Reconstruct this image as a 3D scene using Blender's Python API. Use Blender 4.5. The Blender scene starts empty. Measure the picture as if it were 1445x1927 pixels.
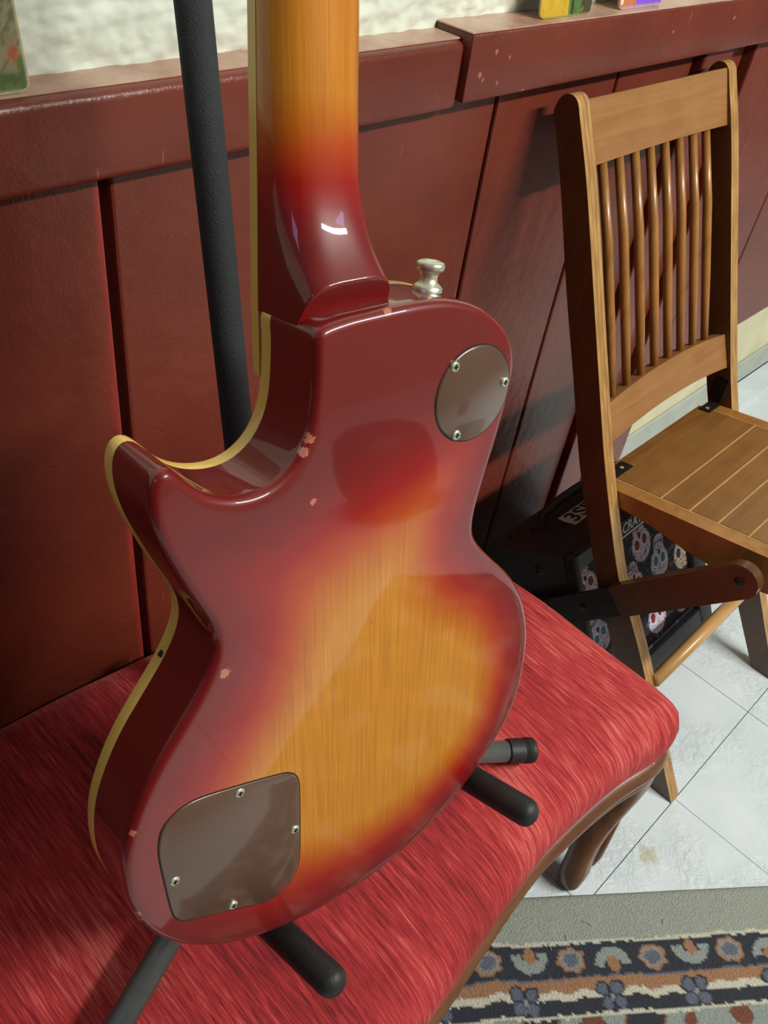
import bpy, bmesh, math, random
from mathutils import Vector, Matrix, noise

random.seed(7)
SC = bpy.context.scene
COL = SC.collection

# ------------------------------------------------------------------ camera
cam_data = bpy.data.cameras.new('camera')
cam = bpy.data.objects.new('camera', cam_data)
COL.objects.link(cam)
R = Matrix(((0.70337692, 0.40729387, -0.58255696),
            (-0.69991068, 0.53986285, -0.467625),
            (0.12404007, 0.73665447, 0.6647964)))
cam.matrix_world = Matrix.Translation((0, 0, 1.12)) @ R.to_4x4()
cam_data.sensor_fit = 'VERTICAL'
cam_data.sensor_height = 36.0
cam_data.lens = 1621.2577 / 1927 * 36.0
cam_data.clip_start = 0.02
SC.camera = cam

# ------------------------------------------------------------------ world, lights, exposure
SC.view_settings.view_transform = 'Standard'
SC.view_settings.look = 'None'
SC.view_settings.gamma = 1.0
SC.view_settings.use_curve_mapping = False
SC.view_settings.exposure = 0.0
world = bpy.data.worlds.new('world')
SC.world = world
world.use_nodes = True
bg = world.node_tree.nodes['Background']
bg.inputs[0].default_value = (0.80, 0.88, 0.90, 1)
bg.inputs[1].default_value = 0.13


def area(name, loc, target, sx, sy, power, color):
    l = bpy.data.lights.new(name, 'AREA')
    l.shape = 'RECTANGLE'
    l.size, l.size_y = sx, sy
    l.energy = power
    l.color = color
    o = bpy.data.objects.new(name, l)
    COL.objects.link(o)
    o.location = loc
    d = Vector(target) - Vector(loc)
    o.rotation_euler = d.to_track_quat('-Z', 'Y').to_euler()
    return o


# one long fluorescent tube fitting over the room, two small daylight windows
area('ceiling_lamp', (1.40, -1.50, 2.45), (1.4, 0.3, 0.4), 1.4, 0.12, 84, (1.0, 0.97, 0.89))
area('window_light', (-1.74, -0.22, 2.05), (0.3, 0.2, 0.8), 0.55, 0.6, 3.0, (0.42, 0.50, 1.0))
area('window_light', (2.9, -2.9, 2.95), (0.4, 0.3, 0.8), 0.5, 0.6, 5.0, (0.42, 0.50, 1.0))


# ------------------------------------------------------------------ helpers
def lin(c):
    c = c / 255.0
    return c / 12.92 if c <= 0.04045 else ((c + 0.055) / 1.055) ** 2.4


def rgb(r, g, b):
    return (lin(r), lin(g), lin(b), 1.0)


class NT:
    def __init__(self, name):
        self.m = bpy.data.materials.new(name)
        self.m.use_nodes = True
        self.t = self.m.node_tree
        self.b = self.t.nodes['Principled BSDF']

    def n(self, typ, **kw):
        nd = self.t.nodes.new(typ)
        for k, v in kw.items():
            setattr(nd, k, v)
        return nd

    def link(self, a, b):
        self.t.links.new(a, b)

    def set(self, **kw):
        for k, v in kw.items():
            self.b.inputs[k.replace('_', ' ')].default_value = v

    def coords(self, scale=(1, 1, 1), rot=(0, 0, 0), kind='Object'):
        tc = self.n('ShaderNodeTexCoord')
        mp = self.n('ShaderNodeMapping')
        mp.inputs['Scale'].default_value = scale
        mp.inputs['Rotation'].default_value = rot
        self.link(tc.outputs[kind], mp.inputs[0])
        return mp.outputs[0]

    def noise(self, vec, scale=5, detail=4, rough=0.5, dist=0.0):
        nz = self.n('ShaderNodeTexNoise')
        nz.inputs['Scale'].default_value = scale
        nz.inputs['Detail'].default_value = detail
        nz.inputs['Roughness'].default_value = rough
        nz.inputs['Distortion'].default_value = dist
        self.link(vec, nz.inputs['Vector'])
        return nz.outputs['Fac']

    def ramp(self, fac, stops, interp='LINEAR'):
        r = self.n('ShaderNodeValToRGB')
        r.color_ramp.interpolation = interp
        el = r.color_ramp.elements
        while len(el) < len(stops):
            el.new(0.5)
        for e, (p, c) in zip(el, stops):
            e.position = p
            e.color = c
        self.link(fac, r.inputs[0])
        return r.outputs[0]

    def mix(self, fac, a, b, mode='MIX'):
        mx = self.n('ShaderNodeMix', data_type='RGBA', blend_type=mode)
        for sock, v in ((mx.inputs[0], fac), (mx.inputs[6], a), (mx.inputs[7], b)):
            if isinstance(v, (tuple, list, float, int)):
                sock.default_value = v
            else:
                self.link(v, sock)
        return mx.outputs[2]

    def math(self, op, a, b=None):
        nd = self.n('ShaderNodeMath', operation=op)
        for sock, v in ((nd.inputs[0], a), (nd.inputs[1], b)):
            if v is None:
                continue
            if isinstance(v, (float, int)):
                sock.default_value = v
            else:
                self.link(v, sock)
        return nd.outputs[0]

    def bump(self, h, strength=0.3, dist=0.01, chain=None):
        bp = self.n('ShaderNodeBump')
        bp.inputs['Strength'].default_value = strength
        bp.inputs['Distance'].default_value = dist
        self.link(h, bp.inputs['Height'])
        if chain is not None:
            self.link(chain, bp.inputs['Normal'])
        return bp.outputs[0]

    def color(self, s):
        self.link(s, self.b.inputs['Base Color'])

    def normal(self, s):
        self.link(s, self.b.inputs['Normal'])


G1 = (1, 1, 1, 1)
G0 = (0, 0, 0, 1)
MAT = {}


def simple(name, c, rough=0.5, metal=0.0, var=0.12, vscale=30, bump=0.0, bscale=200, coat=0.0):
    k = NT(name)
    k.set(Roughness=rough, Metallic=metal, Coat_Weight=coat, Coat_Roughness=0.08)
    v = k.coords()
    nz = k.noise(v, vscale, 5)
    d = tuple(x * (1 - var) for x in c[:3]) + (1,)
    l = tuple(min(1, x * (1 + var)) for x in c[:3]) + (1,)
    k.color(k.ramp(nz, [(0.3, d), (0.7, l)]))
    if bump:
        k.normal(k.bump(k.noise(v, bscale, 3), bump, 0.002))
    MAT[name] = k.m
    return k.m


simple('black_rubber', rgb(32, 33, 34), 0.55, 0, 0.15, 60, 0.15, 500)
simple('black_foam', rgb(36, 41, 43), 0.75, 0, 0.12, 90, 0.5, 900)
simple('black_steel', rgb(82, 86, 86), 0.42, 0.0, 0.15, 80, 0.08, 600, 0.2)
simple('dark_bracket', rgb(45, 42, 40), 0.45, 0.6, 0.3, 60, 0.2, 300)
simple('nickel', rgb(214, 218, 196), 0.36, 0.75, 0.15, 120, 0.05, 400)
simple('room_paint', rgb(205, 188, 160), 0.8)
simple('dark_room_paint', rgb(70, 40, 32), 0.7)
simple('ceiling_paint', rgb(196, 192, 180), 0.9)
simple('joint_tan', rgb(182, 142, 88), 0.6, 0, 0.15, 60)
simple('screw_slot', rgb(25, 22, 18), 0.7)
simple('rug_back', rgb(120, 120, 110), 0.9)
simple('cover_gap', rgb(26, 12, 10), 0.6)
simple('amp_black', rgb(24, 26, 27), 0.5, 0, 0.2, 90, 0.25, 700)
simple('amp_panel', rgb(58, 66, 62), 0.55, 0, 0.12, 50)
simple('white_print', rgb(205, 205, 205), 0.6)
simple('sticker_white', rgb(190, 186, 182), 0.5, 0, 0.15, 60)
simple('sticker_ink', rgb(30, 28, 32), 0.6)
simple('concrete', rgb(216, 212, 178), 0.8, 0, 0.12, 9, 0.5, 60)
simple('curb_grey', rgb(180, 186, 178), 0.8, 0, 0.1, 20, 0.4, 80)
simple('floor_gap', rgb(84, 90, 92), 0.9)
simple('lint_tan', rgb(214, 190, 140), 0.8)


def chips_mask(k, pts):
    tc = k.n('ShaderNodeTexCoord')
    v = tc.outputs['Object']
    nz = k.math('MULTIPLY', k.math('SUBTRACT', k.noise(v, 420, 3, 0.7), 0.5), 0.006)
    tot = None
    for x, y, z, r in pts:
        vd = k.n('ShaderNodeVectorMath', operation='DISTANCE')
        k.link(v, vd.inputs[0])
        vd.inputs[1].default_value = (x, y, z)
        d = k.math('LESS_THAN', k.math('ADD', vd.outputs['Value'], nz), r)
        tot = d if tot is None else k.math('MAXIMUM', tot, d)
    return tot


def mat_red_paint():
    k = NT('red_wall_paint')
    v = k.coords(kind='Object')
    a = k.noise(v, 5, 5, 0.6)
    base = k.ramp(a, [(0.3, rgb(97, 38, 25)), (0.7, rgb(119, 53, 37))])
    sp = k.n('ShaderNodeTexVoronoi', feature='F1')
    sp.inputs['Scale'].default_value = 190
    k.link(v, sp.inputs['Vector'])
    dots = k.ramp(sp.outputs['Distance'], [(0.06, G1), (0.13, G0)])
    patch = k.ramp(k.noise(v, 7, 3), [(0.55, G0), (0.72, G1)])
    chips = k.mix(1.0, dots, patch, 'MULTIPLY')
    sv = k.coords((60, 60, 6))
    scr = k.ramp(k.noise(sv, 3, 2), [(0.735, G0), (0.76, G1)])
    f = k.mix(1.0, chips, k.mix(0.5, scr, G0), 'ADD')
    # rubbed, brighter old red along the edge of one board
    sx = k.n('ShaderNodeSeparateXYZ')
    k.link(v, sx.inputs[0])
    dx = k.math('ABSOLUTE', k.math('SUBTRACT', sx.outputs[0], 0.3185))
    wz = k.math('ADD', dx, k.math('MULTIPLY', k.math('SUBTRACT', k.noise(k.coords((60, 60, 9)), 2, 4), 0.5), 0.016))
    rub = k.ramp(wz, [(0.0025, (0.8, 0.8, 0.8, 1)), (0.0050, G0)])
    rub = k.mix(k.math('LESS_THAN', sx.outputs[2], 0.857), G0, rub)
    base = k.mix(rub, base, rgb(156, 52, 46))
    nicks = chips_mask(k, [(.742, .5525, .908, .0022), (.765, .5525, .901, .0016), (.7225, .5525, .889, .0028), (.752, .5525, .878, .0018), (1.083, .5525, .900, .0018),
                           (1.236, .5525, .905, .0022), (.800, .5525, .866, .0018), (.7285, .5525, .884, .0018), (.425, .5735, .71, .0016), (.40, .5735, .76, .0014), (.52, .577, .62, .0018)])
    f = k.mix(1.0, f, nicks, 'ADD')
    k.color(k.mix(f, base, rgb(176, 104, 88)))
    k.set(Roughness=0.36, Specular_IOR_Level=0.5)
    b1 = k.bump(k.noise(v, 55, 4), 0.25, 0.004)
    k.normal(k.bump(k.noise(v, 380, 2), 0.2, 0.0015, b1))
    MAT['red'] = k.m


mat_red_paint()


def mat_ledge():
    k = NT('worn_sheen_ledge_paint')
    v = k.coords()
    a = k.noise(v, 14, 6, 0.65)
    k.color(k.ramp(a, [(0.25, rgb(146, 100, 84)), (0.5, rgb(180, 142, 122)), (0.8, rgb(206, 184, 162))]))  # tan from wear and dust, plus painted reflection on the glossy maroon
    k.set(Roughness=0.32)
    k.normal(k.bump(k.noise(v, 120, 4), 0.3, 0.003))
    MAT['ledge'] = k.m


mat_ledge()


def mat_plaster():
    k = NT('rough_white_plaster')
    v = k.coords()
    a = k.noise(v, 8, 5)
    k.color(k.ramp(a, [(0.3, rgb(208, 217, 202)), (0.7, rgb(224, 232, 218))]))
    k.set(Roughness=0.6)
    sp = k.coords((1, 1, 1.6))
    r = k.noise(sp, 26, 8, 0.62, 1.2)
    rid = k.math('ABSOLUTE', k.math('SUBTRACT', r, 0.5))
    msk = k.ramp(k.noise(v, 13, 3), [(0.46, G0), (0.66, G1)])
    rid = k.mix(1.0, k.ramp(rid, [(0.0, G0), (0.05, G1)]), msk, 'MULTIPLY')
    b1 = k.bump(k.noise(v, 45, 4), 0.12, 0.005)
    k.normal(k.bump(k.noise(v, 130, 4, 0.55), 0.10, 0.002, b1))
    MAT['plaster'] = k.m


mat_plaster()


def mat_floor():
    k = NT('white_floor_paint')
    v = k.coords(kind='Generated')
    tc = k.n('ShaderNodeNewGeometry')
    mp = k.n('ShaderNodeMapping')
    k.link(tc.outputs['Position'], mp.inputs[0])
    v = mp.outputs[0]
    a = k.noise(v, 6, 6, 0.6)
    base = k.ramp(a, [(0.3, rgb(208, 221, 226)), (0.7, rgb(226, 237, 242))])
    d = k.ramp(k.noise(v, 28, 8, 0.7), [(0.655, G0), (0.72, G1)])
    d2 = k.ramp(k.noise(v, 120, 3, 0.6), [(0.69, G0), (0.74, G1)])
    base = k.mix(k.mix(0.35, G0, d), base, rgb(160, 166, 160))
    base = k.mix(k.mix(0.6, G0, d2), base, rgb(110, 118, 120))
    # one beige worn spot
    vd = k.n('ShaderNodeVectorMath', operation='DISTANCE')
    k.link(v, vd.inputs[0])
    vd.inputs[1].default_value = (0.775, 0.045, 0)
    wob = k.math('ADD', vd.outputs['Value'], k.math('MULTIPLY', k.math('SUBTRACT', k.noise(v, 90, 3), 0.5), 0.025))
    spot = k.ramp(wob, [(0.010, G1), (0.016, G0)])
    base = k.mix(k.mix(0.75, G0, spot), base, rgb(198, 190, 160))
    k.color(base)
    k.set(Roughness=0.38)
    msk = k.ramp(k.noise(v, 7, 2), [(0.45, G0), (0.62, G1)])
    rg = k.n('ShaderNodeMix', data_type='RGBA', blend_type='MULTIPLY')
    rg.inputs[0].default_value = 1
    k.link(k.noise(v, 75, 6, 0.65, 0.8), rg.inputs[6])
    k.link(msk, rg.inputs[7])
    b1 = k.bump(rg.outputs[2], 0.5, 0.01)
    k.normal(k.bump(k.noise(v, 240, 3), 0.15, 0.002, b1))
    MAT['floor'] = k.m


mat_floor()


def mat_wood(name, dark, mid, light, axis='z', rough=0.38, coat=0.25, worn=0.0):
    k = NT(name)
    s = {'x': (3, 60, 60), 'y': (60, 3, 60), 'z': (60, 60, 3)}[axis]
    v = k.coords(s)
    a = k.noise(v, 1.4, 6, 0.6, 0.6)
    c = k.ramp(a, [(0.3, dark), (0.5, mid), (0.72, light)])
    v2 = k.coords()
    pat = k.noise(v2, 18, 4)
    c = k.mix(k.ramp(pat, [(0.4, G0), (0.75, (0.5, 0.5, 0.5, 1))]), k.mix(0.45, c, mid), light)
    k.color(c)
    k.set(Roughness=rough, Coat_Weight=coat, Coat_Roughness=0.2)
    k.normal(k.bump(a, 0.08, 0.002))
    MAT[name] = k.m


mat_wood('wood_z', rgb(62, 36, 13), rgb(82, 50, 19), rgb(102, 66, 28), 'z')  # stile and leg tone darkened to hold the shade of left-facing sides
mat_wood('wood_x', rgb(128, 84, 44), rgb(150, 104, 58), rgb(168, 124, 78), 'x')
mat_wood('wood_slat', rgb(104, 66, 26), rgb(126, 84, 36), rgb(148, 106, 54), 'x', 0.42)
mat_wood('wood_spindle', rgb(122, 76, 30), rgb(150, 100, 44), rgb(178, 126, 64), 'z')
mat_wood('wood_dowel', rgb(168, 122, 66), rgb(190, 146, 88), rgb(205, 165, 108), 'x')
mat_wood('bench_wood', rgb(72, 40, 20), rgb(104, 62, 34), rgb(128, 86, 54), 'x', 0.35)


def mat_ply():
    # stile: brown faces, pale layered plywood edge on front and back
    k = NT('plywood_edge')
    v = k.coords((55, 3, 3))
    a = k.noise(k.coords((80, 40, 4)), 1.5, 5)
    c = k.ramp(a, [(0.3, rgb(150, 110, 58)), (0.7, rgb(190, 148, 88))])
    sep = k.n('ShaderNodeSeparateXYZ')
    tc = k.n('ShaderNodeTexCoord')
    k.link(tc.outputs['Generated'], sep.inputs[0])
    w = k.math('FRACT', k.math('MULTIPLY', sep.outputs[0], 3.0))
    dk = k.ramp(w, [(0.0, G1), (0.12, G0), (0.88, G0), (1.0, G1)])
    k.color(k.mix(k.mix(0.8, G0, dk), c, rgb(96, 58, 24)))
    k.set(Roughness=0.45, Coat_Weight=0.15)
    MAT['ply'] = k.m


mat_ply()


def mat_fabric():
    k = NT('red_chenille')
    tc = k.n('ShaderNodeTexCoord')
    sep = k.n('ShaderNodeSeparateXYZ')
    k.link(tc.outputs['Object'], sep.inputs[0])
    # ribs run front to back: stretched noise along y and z
    v = k.coords((520, 26, 26))
    v2 = k.coords((240, 18, 18))
    v3 = k.coords((7, 4, 4))
    a = k.noise(v, 1.0, 3, 0.6, 0.5)
    b = k.noise(v2, 1.0, 4, 0.6, 0.8)
    c = k.noise(v3, 1.0, 5, 0.6)
    s = k.math('ADD', k.math('ADD', k.math('MULTIPLY', a, 0.36), k.math('MULTIPLY', b, 0.30)), k.math('MULTIPLY', c, 0.38))
    col = k.ramp(s, [(0.39, rgb(92, 12, 20)), (0.475, rgb(148, 27, 34)), (0.56, rgb(184, 52, 54)), (0.67, rgb(220, 112, 104))])
    k.color(col)
    k.set(Roughness=0.85, Sheen_Weight=0.55, Sheen_Roughness=0.4)
    k.b.inputs['Sheen Tint'].default_value = rgb(255, 140, 135)
    b1 = k.bump(s, 0.55, 0.006)
    k.normal(k.bump(k.noise(k.coords((500, 120, 120)), 1, 2), 0.3, 0.002, b1))
    MAT['fabric'] = k.m


mat_fabric()


def mat_burst(name, chips=None, edge_chips=None):
    k = NT(name)
    at = k.n('ShaderNodeAttribute', attribute_name='burst')
    v = k.coords()
    wob = k.math('MULTIPLY', k.math('SUBTRACT', k.noise(v, 22, 3), 0.5), 0.16)
    f = k.math('ADD', at.outputs['Fac'], wob)
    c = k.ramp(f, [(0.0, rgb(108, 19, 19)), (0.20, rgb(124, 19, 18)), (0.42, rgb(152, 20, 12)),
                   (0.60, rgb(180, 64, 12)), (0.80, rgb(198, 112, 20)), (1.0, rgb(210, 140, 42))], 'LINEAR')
    g = k.noise(k.coords((520, 12, 20)), 1.0, 5, 0.65, 0.4)
    grain = k.ramp(g, [(0.32, (0.70, 0.62, 0.55, 1)), (0.62, G1)])
    amt = k.ramp(f, [(0.45, G0), (0.8, (0.75, 0.75, 0.75, 1))])
    c = k.mix(amt, c, grain, 'MULTIPLY')
    if chips:
        c = k.mix(chips_mask(k, chips), c, rgb(186, 112, 88))
    k.color(c)
    k.set(Roughness=0.4, Coat_Weight=1.0, Coat_Roughness=0.035, Coat_IOR=1.47, Specular_IOR_Level=0.3)
    cn = k.bump(k.noise(v, 9, 2), 0.03, 0.01)
    k.link(cn, k.b.inputs['Coat Normal'])
    MAT[name] = k.m


I_ = 0.0254
mat_burst('burst_lacquer', [(-3.66 * I_, 9.77 * I_, 0, 0.0030), (-1.31 * I_, 13.12 * I_, 0, 0.0018),
                            (-1.36 * I_, 14.55 * I_, -.001, 0.0028), (-1.48 * I_, 14.3 * I_, -0.002, 0.0028),
                            (0.62 * I_, 16.82 * I_, -.001, 0.0024), (-6.36 * I_, 4.1 * I_, -0.002, 0.0034),
                            (-6.33 * I_, 3.85 * I_, -0.0025, 0.0032), (-6.22 * I_, 6.9 * I_, -0.001, 0.0018),
                            (-6.12 * I_, 6.65 * I_, -0.001, 0.002), (0.33 * I_, 9.31 * I_, 0, 0.0008)])
mat_burst('neck_lacquer')
simple('binding', rgb(222, 186, 98), 0.35, 0, 0.06, 25, 0, 0, 0.6)
simple('cover_plastic', rgb(92, 66, 52), 0.32, 0, 0.05, 20, 0, 0, 0.7)
simple('rosewood', rgb(46, 28, 20), 0.5)


def mat_attr(name, attr, rough, bump=None, bscale=(1, 1, 1)):
    k = NT(name)
    at = k.n('ShaderNodeAttribute', attribute_name=attr)
    c = at.outputs['Color']
    v = k.coords(bscale)
    nz = k.noise(v, 1.0, 3, 0.6)
    c = k.mix(1.0, c, k.ramp(nz, [(0.3, (0.8, 0.8, 0.8, 1)), (0.7, (1.12, 1.12, 1.12, 1))]), 'MULTIPLY')
    k.color(c)
    k.set(Roughness=rough)
    if bump:
        k.normal(k.bump(nz, bump, 0.004))
    MAT[name] = k.m


mat_attr('rug_pile', 'dye', 0.95, 0.8, (420, 420, 420))
mat_attr('grille_cloth', 'print', 0.8, 0.3, (600, 600, 600))
mat_attr('card_print', 'print', 0.35, 0.05, (90, 90, 90))


# ------------------------------------------------------------------ mesh helpers
def finish(name, bm, mat, parent=None, smooth=False, mats=None):
    me = bpy.data.meshes.new(name)
    bmesh.ops.recalc_face_normals(bm, faces=bm.faces)
    bm.to_mesh(me)
    bm.free()
    return link_mesh(name, me, mat, parent, smooth, mats)


def link_mesh(name, me, mat, parent=None, smooth=False, mats=None):
    o = bpy.data.objects.new(name, me)
    COL.objects.link(o)
    for m in (mats or [mat]):
        if len(me.materials) < len(mats or [mat]):
            me.materials.append(MAT[m])
    if smooth:
        for p in me.polygons:
            p.use_smooth = True
        if smooth != 'all':
            me.set_sharp_from_angle(angle=math.radians(smooth if smooth is not True else 40))
    if parent is not None:
        o.parent = parent
        o.matrix_parent_inverse = PINV[parent.name] if parent.name in PINV else Matrix.Identity(4)
    return o


PINV = {}   # inverse world matrices of parents whose children are built in world space


def tag(o, label, cat, group=None):
    o['label'] = label
    o['category'] = cat
    if group:
        o['group'] = group
    return o


def thing(name, loc, label, cat, mat=None, group=None):
    o = bpy.data.objects.new(name, None)
    COL.objects.link(o)
    o.empty_display_size = 0.05
    if mat is not None:
        o.matrix_world = mat            # children are given in this local frame
    else:
        o.location = loc
        PINV[o.name] = Matrix.Translation(loc).inverted()
    return tag(o, label, cat, group)


def adopt(o):
    """children of mesh o (built in world space, o at the origin)"""
    return o


def box_bm(x0, x1, y0, y1, z0, z1, bev=0.0, seg=2, bm=None):
    own = bm is None
    b = bmesh.new()
    r = bmesh.ops.create_cube(b, size=1)
    for v in b.verts:
        v.co = Vector(((x0 + x1) / 2 + v.co.x * (x1 - x0), (y0 + y1) / 2 + v.co.y * (y1 - y0), (z0 + z1) / 2 + v.co.z * (z1 - z0)))
    if bev > 0:
        bmesh.ops.bevel(b, geom=b.edges[:], offset=bev, segments=seg, affect='EDGES', profile=0.5)
    if own:
        return b
    me = bpy.data.meshes.new('tmp')
    b.to_mesh(me)
    b.free()
    bm.from_mesh(me)
    bpy.data.meshes.remove(me)
    return bm


def frame_axes(d):
    d = d.normalized()
    up = Vector((0, 0, 1)) if abs(d.z) < 0.95 else Vector((0, 1, 0))
    a = d.cross(up).normalized()
    return a, d.cross(a).normalized()


def tube_bm(pts, radii, seg=20, cap=True, bm=None, round_end=False):
    """tube through points with a radius per point"""
    bm = bm or bmesh.new()
    pts = [Vector(p) for p in pts]
    if round_end:
        d = (pts[-1] - pts[-2]).normalized()
        r = radii[-1]
        base = pts[-1] - d * r * 0.8
        pts[-1] = base
        for k in range(1, 7):
            t = k / 6 * math.pi / 2 * 0.97
            pts.append(base + d * r * 0.8 * math.sin(t))
            radii = list(radii) + [r * math.cos(t)]
    rings = []
    a = None
    for i, p in enumerate(pts):
        d = pts[min(i + 1, len(pts) - 1)] - pts[max(i - 1, 0)]
        if a is None:
            a, b = frame_axes(d)
        else:
            d.normalize()
            a = (a - d * a.dot(d)).normalized()
            b = d.cross(a)
        rings.append([bm.verts.new(p + (a * math.cos(t) + b * math.sin(t)) * radii[i]) for t in [2 * math.pi * j / seg for j in range(seg)]])
    for r0, r1 in zip(rings, rings[1:]):
        for j in range(seg):
            bm.faces.new((r0[j], r0[(j + 1) % seg], r1[(j + 1) % seg], r1[j]))
    if cap:
        bm.faces.new(rings[0][::-1])
        bm.faces.new(rings[-1])
    return bm


def lathe_bm(origin, axis, profile, seg=28, bm=None):
    """profile: list of (distance along axis, radius)"""
    ax = Vector(axis).normalized()
    a, b = frame_axes(ax)
    bm = bm or bmesh.new()
    rings = []
    for h, r in profile:
        c = Vector(origin) + ax * h
        rings.append([bm.verts.new(c + (a * math.cos(t) + b * math.sin(t)) * max(r, 1e-5)) for t in [2 * math.pi * j / seg for j in range(seg)]])
    for r0, r1 in zip(rings, rings[1:]):
        for j in range(seg):
            bm.faces.new((r0[j], r0[(j + 1) % seg], r1[(j + 1) % seg], r1[j]))
    bm.faces.new(rings[0][::-1])
    bm.faces.new(rings[-1])
    return bm


def prism_bm(poly, fn, d0, d1, bev=0.0, seg=2, bm=None):
    """extrude a 2-D polygon; fn(a, b, depth) gives the 3-D point"""
    b = bmesh.new()
    lo = [b.verts.new(fn(p[0], p[1], d0)) for p in poly]
    hi = [b.verts.new(fn(p[0], p[1], d1)) for p in poly]
    n = len(poly)
    b.faces.new(lo[::-1])
    b.faces.new(hi)
    for i in range(n):
        b.faces.new((lo[i], lo[(i + 1) % n], hi[(i + 1) % n], hi[i]))
    if bev > 0:
        ed = [e for e in b.edges if len(e.link_faces) == 2 and e.calc_face_angle() > 0.9]
        bmesh.ops.bevel(b, geom=ed, offset=bev, segments=seg, affect='EDGES', profile=0.5)
    if bm is None:
        return b
    me = bpy.data.meshes.new('tmp')
    b.to_mesh(me)
    b.free()
    bm.from_mesh(me)
    bpy.data.meshes.remove(me)
    return bm


def catmull(P, k=6, closed=True):
    P = [Vector(p) for p in P]
    n = len(P)
    out = []
    for i in range(n if closed else n - 1):
        p0, p1, p2, p3 = (P[(i - 1) % n], P[i], P[(i + 1) % n], P[(i + 2) % n]) if closed else \
            (P[max(i - 1, 0)], P[i], P[i + 1], P[min(i + 2, n - 1)])
        for j in range(k):
            t = j / k
            out.append(0.5 * ((2 * p1) + (p2 - p0) * t + (2 * p0 - 5 * p1 + 4 * p2 - p3) * t * t + (3 * p1 - p0 - 3 * p2 + p3) * t ** 3))
    if not closed:
        out.append(P[-1])
    return out


def resample(P, n):
    P = [Vector(p) for p in P] + [Vector(P[0])]
    L = [0]
    for a, b in zip(P, P[1:]):
        L.append(L[-1] + (b - a).length)
    out = []
    j = 0
    for i in range(n):
        s = L[-1] * i / n
        while L[j + 1] < s:
            j += 1
        t = (s - L[j]) / max(L[j + 1] - L[j], 1e-9)
        out.append(P[j].lerp(P[j + 1], t))
    return out


def smooth_poly(P, it=2, w=0.5):
    for _ in range(it):
        n = len(P)
        P = [P[i] * (1 - w) + (P[(i - 1) % n] + P[(i + 1) % n]) * (w / 2) for i in range(n)]
    return P


def inset(P, d):
    """offset a closed ccw 2-D polygon inwards by d along its vertex normals"""
    n = len(P)
    out = []
    for i in range(n):
        t = (P[(i + 1) % n] - P[(i - 1) % n])
        nn = Vector((-t.y, t.x)).normalized()
        out.append(P[i] + nn * d)
    return out


def ccw(P):
    a = sum(P[i].x * P[(i + 1) % len(P)].y - P[(i + 1) % len(P)].x * P[i].y for i in range(len(P)))
    return P if a > 0 else P[::-1]


def lerp_tab(tab, x):
    if x <= tab[0][0]:
        return tab[0][1]
    for (a, b), (c, d) in zip(tab, tab[1:]):
        if x <= c:
            t = (x - a) / (c - a)
            return b + (d - b) * t
    return tab[-1][1]


def rings_bm(rings, cap0=True, cap1=True):
    bm = bmesh.new()
    vr = [[bm.verts.new(p) for p in r] for r in rings]
    n = len(rings[0])
    for r0, r1 in zip(vr, vr[1:]):
        for j in range(n):
            bm.faces.new((r0[j], r0[(j + 1) % n], r1[(j + 1) % n], r1[j]))
    if cap0:
        bm.faces.new(vr[0][::-1])
    if cap1:
        bm.faces.new(vr[-1])
    return bm


# ------------------------------------------------------------------ the setting: floor
fl = finish('floor', box_bm(-1.8, 4.2, -3.0, 0.62, -0.06, -0.0022), 'floor_gap')
fl['kind'] = 'structure'
tile = box_bm(-0.1195, 0.1195, -0.1195, 0.1195, -0.003, 0.0, 0.0005, 1)
tile_me = None
for i in range(-8, 13):
    for j in range(-13, 2):
        cx, cy = 0.883 + 0.24 * i + 0.12, 0.067 + 0.24 * j + 0.12
        if cy + 0.12 > 0.60:
            continue
        if tile_me is None:
            t = finish('tile', tile, 'floor', fl)
            tile_me = t.data
        else:
            t = link_mesh('tile', tile_me, 'floor', fl)
        t.location = (cx, cy, random.uniform(-0.0003, 0.0003))

# ------------------------------------------------------------------ the setting: wall
# plaster above the ledge: a gently uneven slab
bm = bmesh.new()
xs = [-1.8 + .05 * i for i in range(39)] + [.15 + .0026 * i for i in range(424)] + [1.26 + .05 * i for i in range(59)]
zs = [.905 + .0026 * i for i in range(68)] + [1.09 + .04 * i for i in range(55)]
vs = []
for z in zs:
    row = []
    for x in xs:
        h = 0.0022 * noise.fractal(Vector((x * 9, 0.3, z * 14)), 1.0, 2.0, 4)
        rough = math.exp(-max(0, (z - 0.950)) / 0.020)
        h += (0.00035 + rough * 0.0026) * noise.fractal(Vector((x * 55, 1.7, z * 85)), 0.8, 2.0, 5)
        # a wandering crack in the thick paint, and small blisters
        zc = 0.960 + 0.010 * noise.noise(Vector((x * 9, 5, 0))) + 0.004 * noise.noise(Vector((x * 40, 2, 0)))
        h -= 0.0045 * math.exp(-((z - zc) / 0.0030) ** 2) * (0.3 + max(0, noise.noise(Vector((x * 6, 8, 1)))) * 1.6)
        h += 0.0025 * max(0, noise.noise(Vector((x * 30, 4, z * 30))) - .45) * 3
        row.append(bm.verts.new((x, 0.602 - 0.003 * rough - h, z)))
    vs.append(row)
for j in range(len(zs) - 1):
    for i in range(len(xs) - 1):
        bm.faces.new((vs[j][i], vs[j][i + 1], vs[j + 1][i + 1], vs[j + 1][i]))
box_bm(-1.8, 4.2, 0.614, 0.70, -0.05, 3.3, bm=bm)
wall = finish('wall_back', bm, 'plaster', smooth='all')
wall['kind'] = 'structure'


def struct(name, bm, mat, parent=None, smooth=False):
    o = finish(name, bm, mat, parent, smooth)
    if parent is None:
        o['kind'] = 'structure'
    return o


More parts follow.
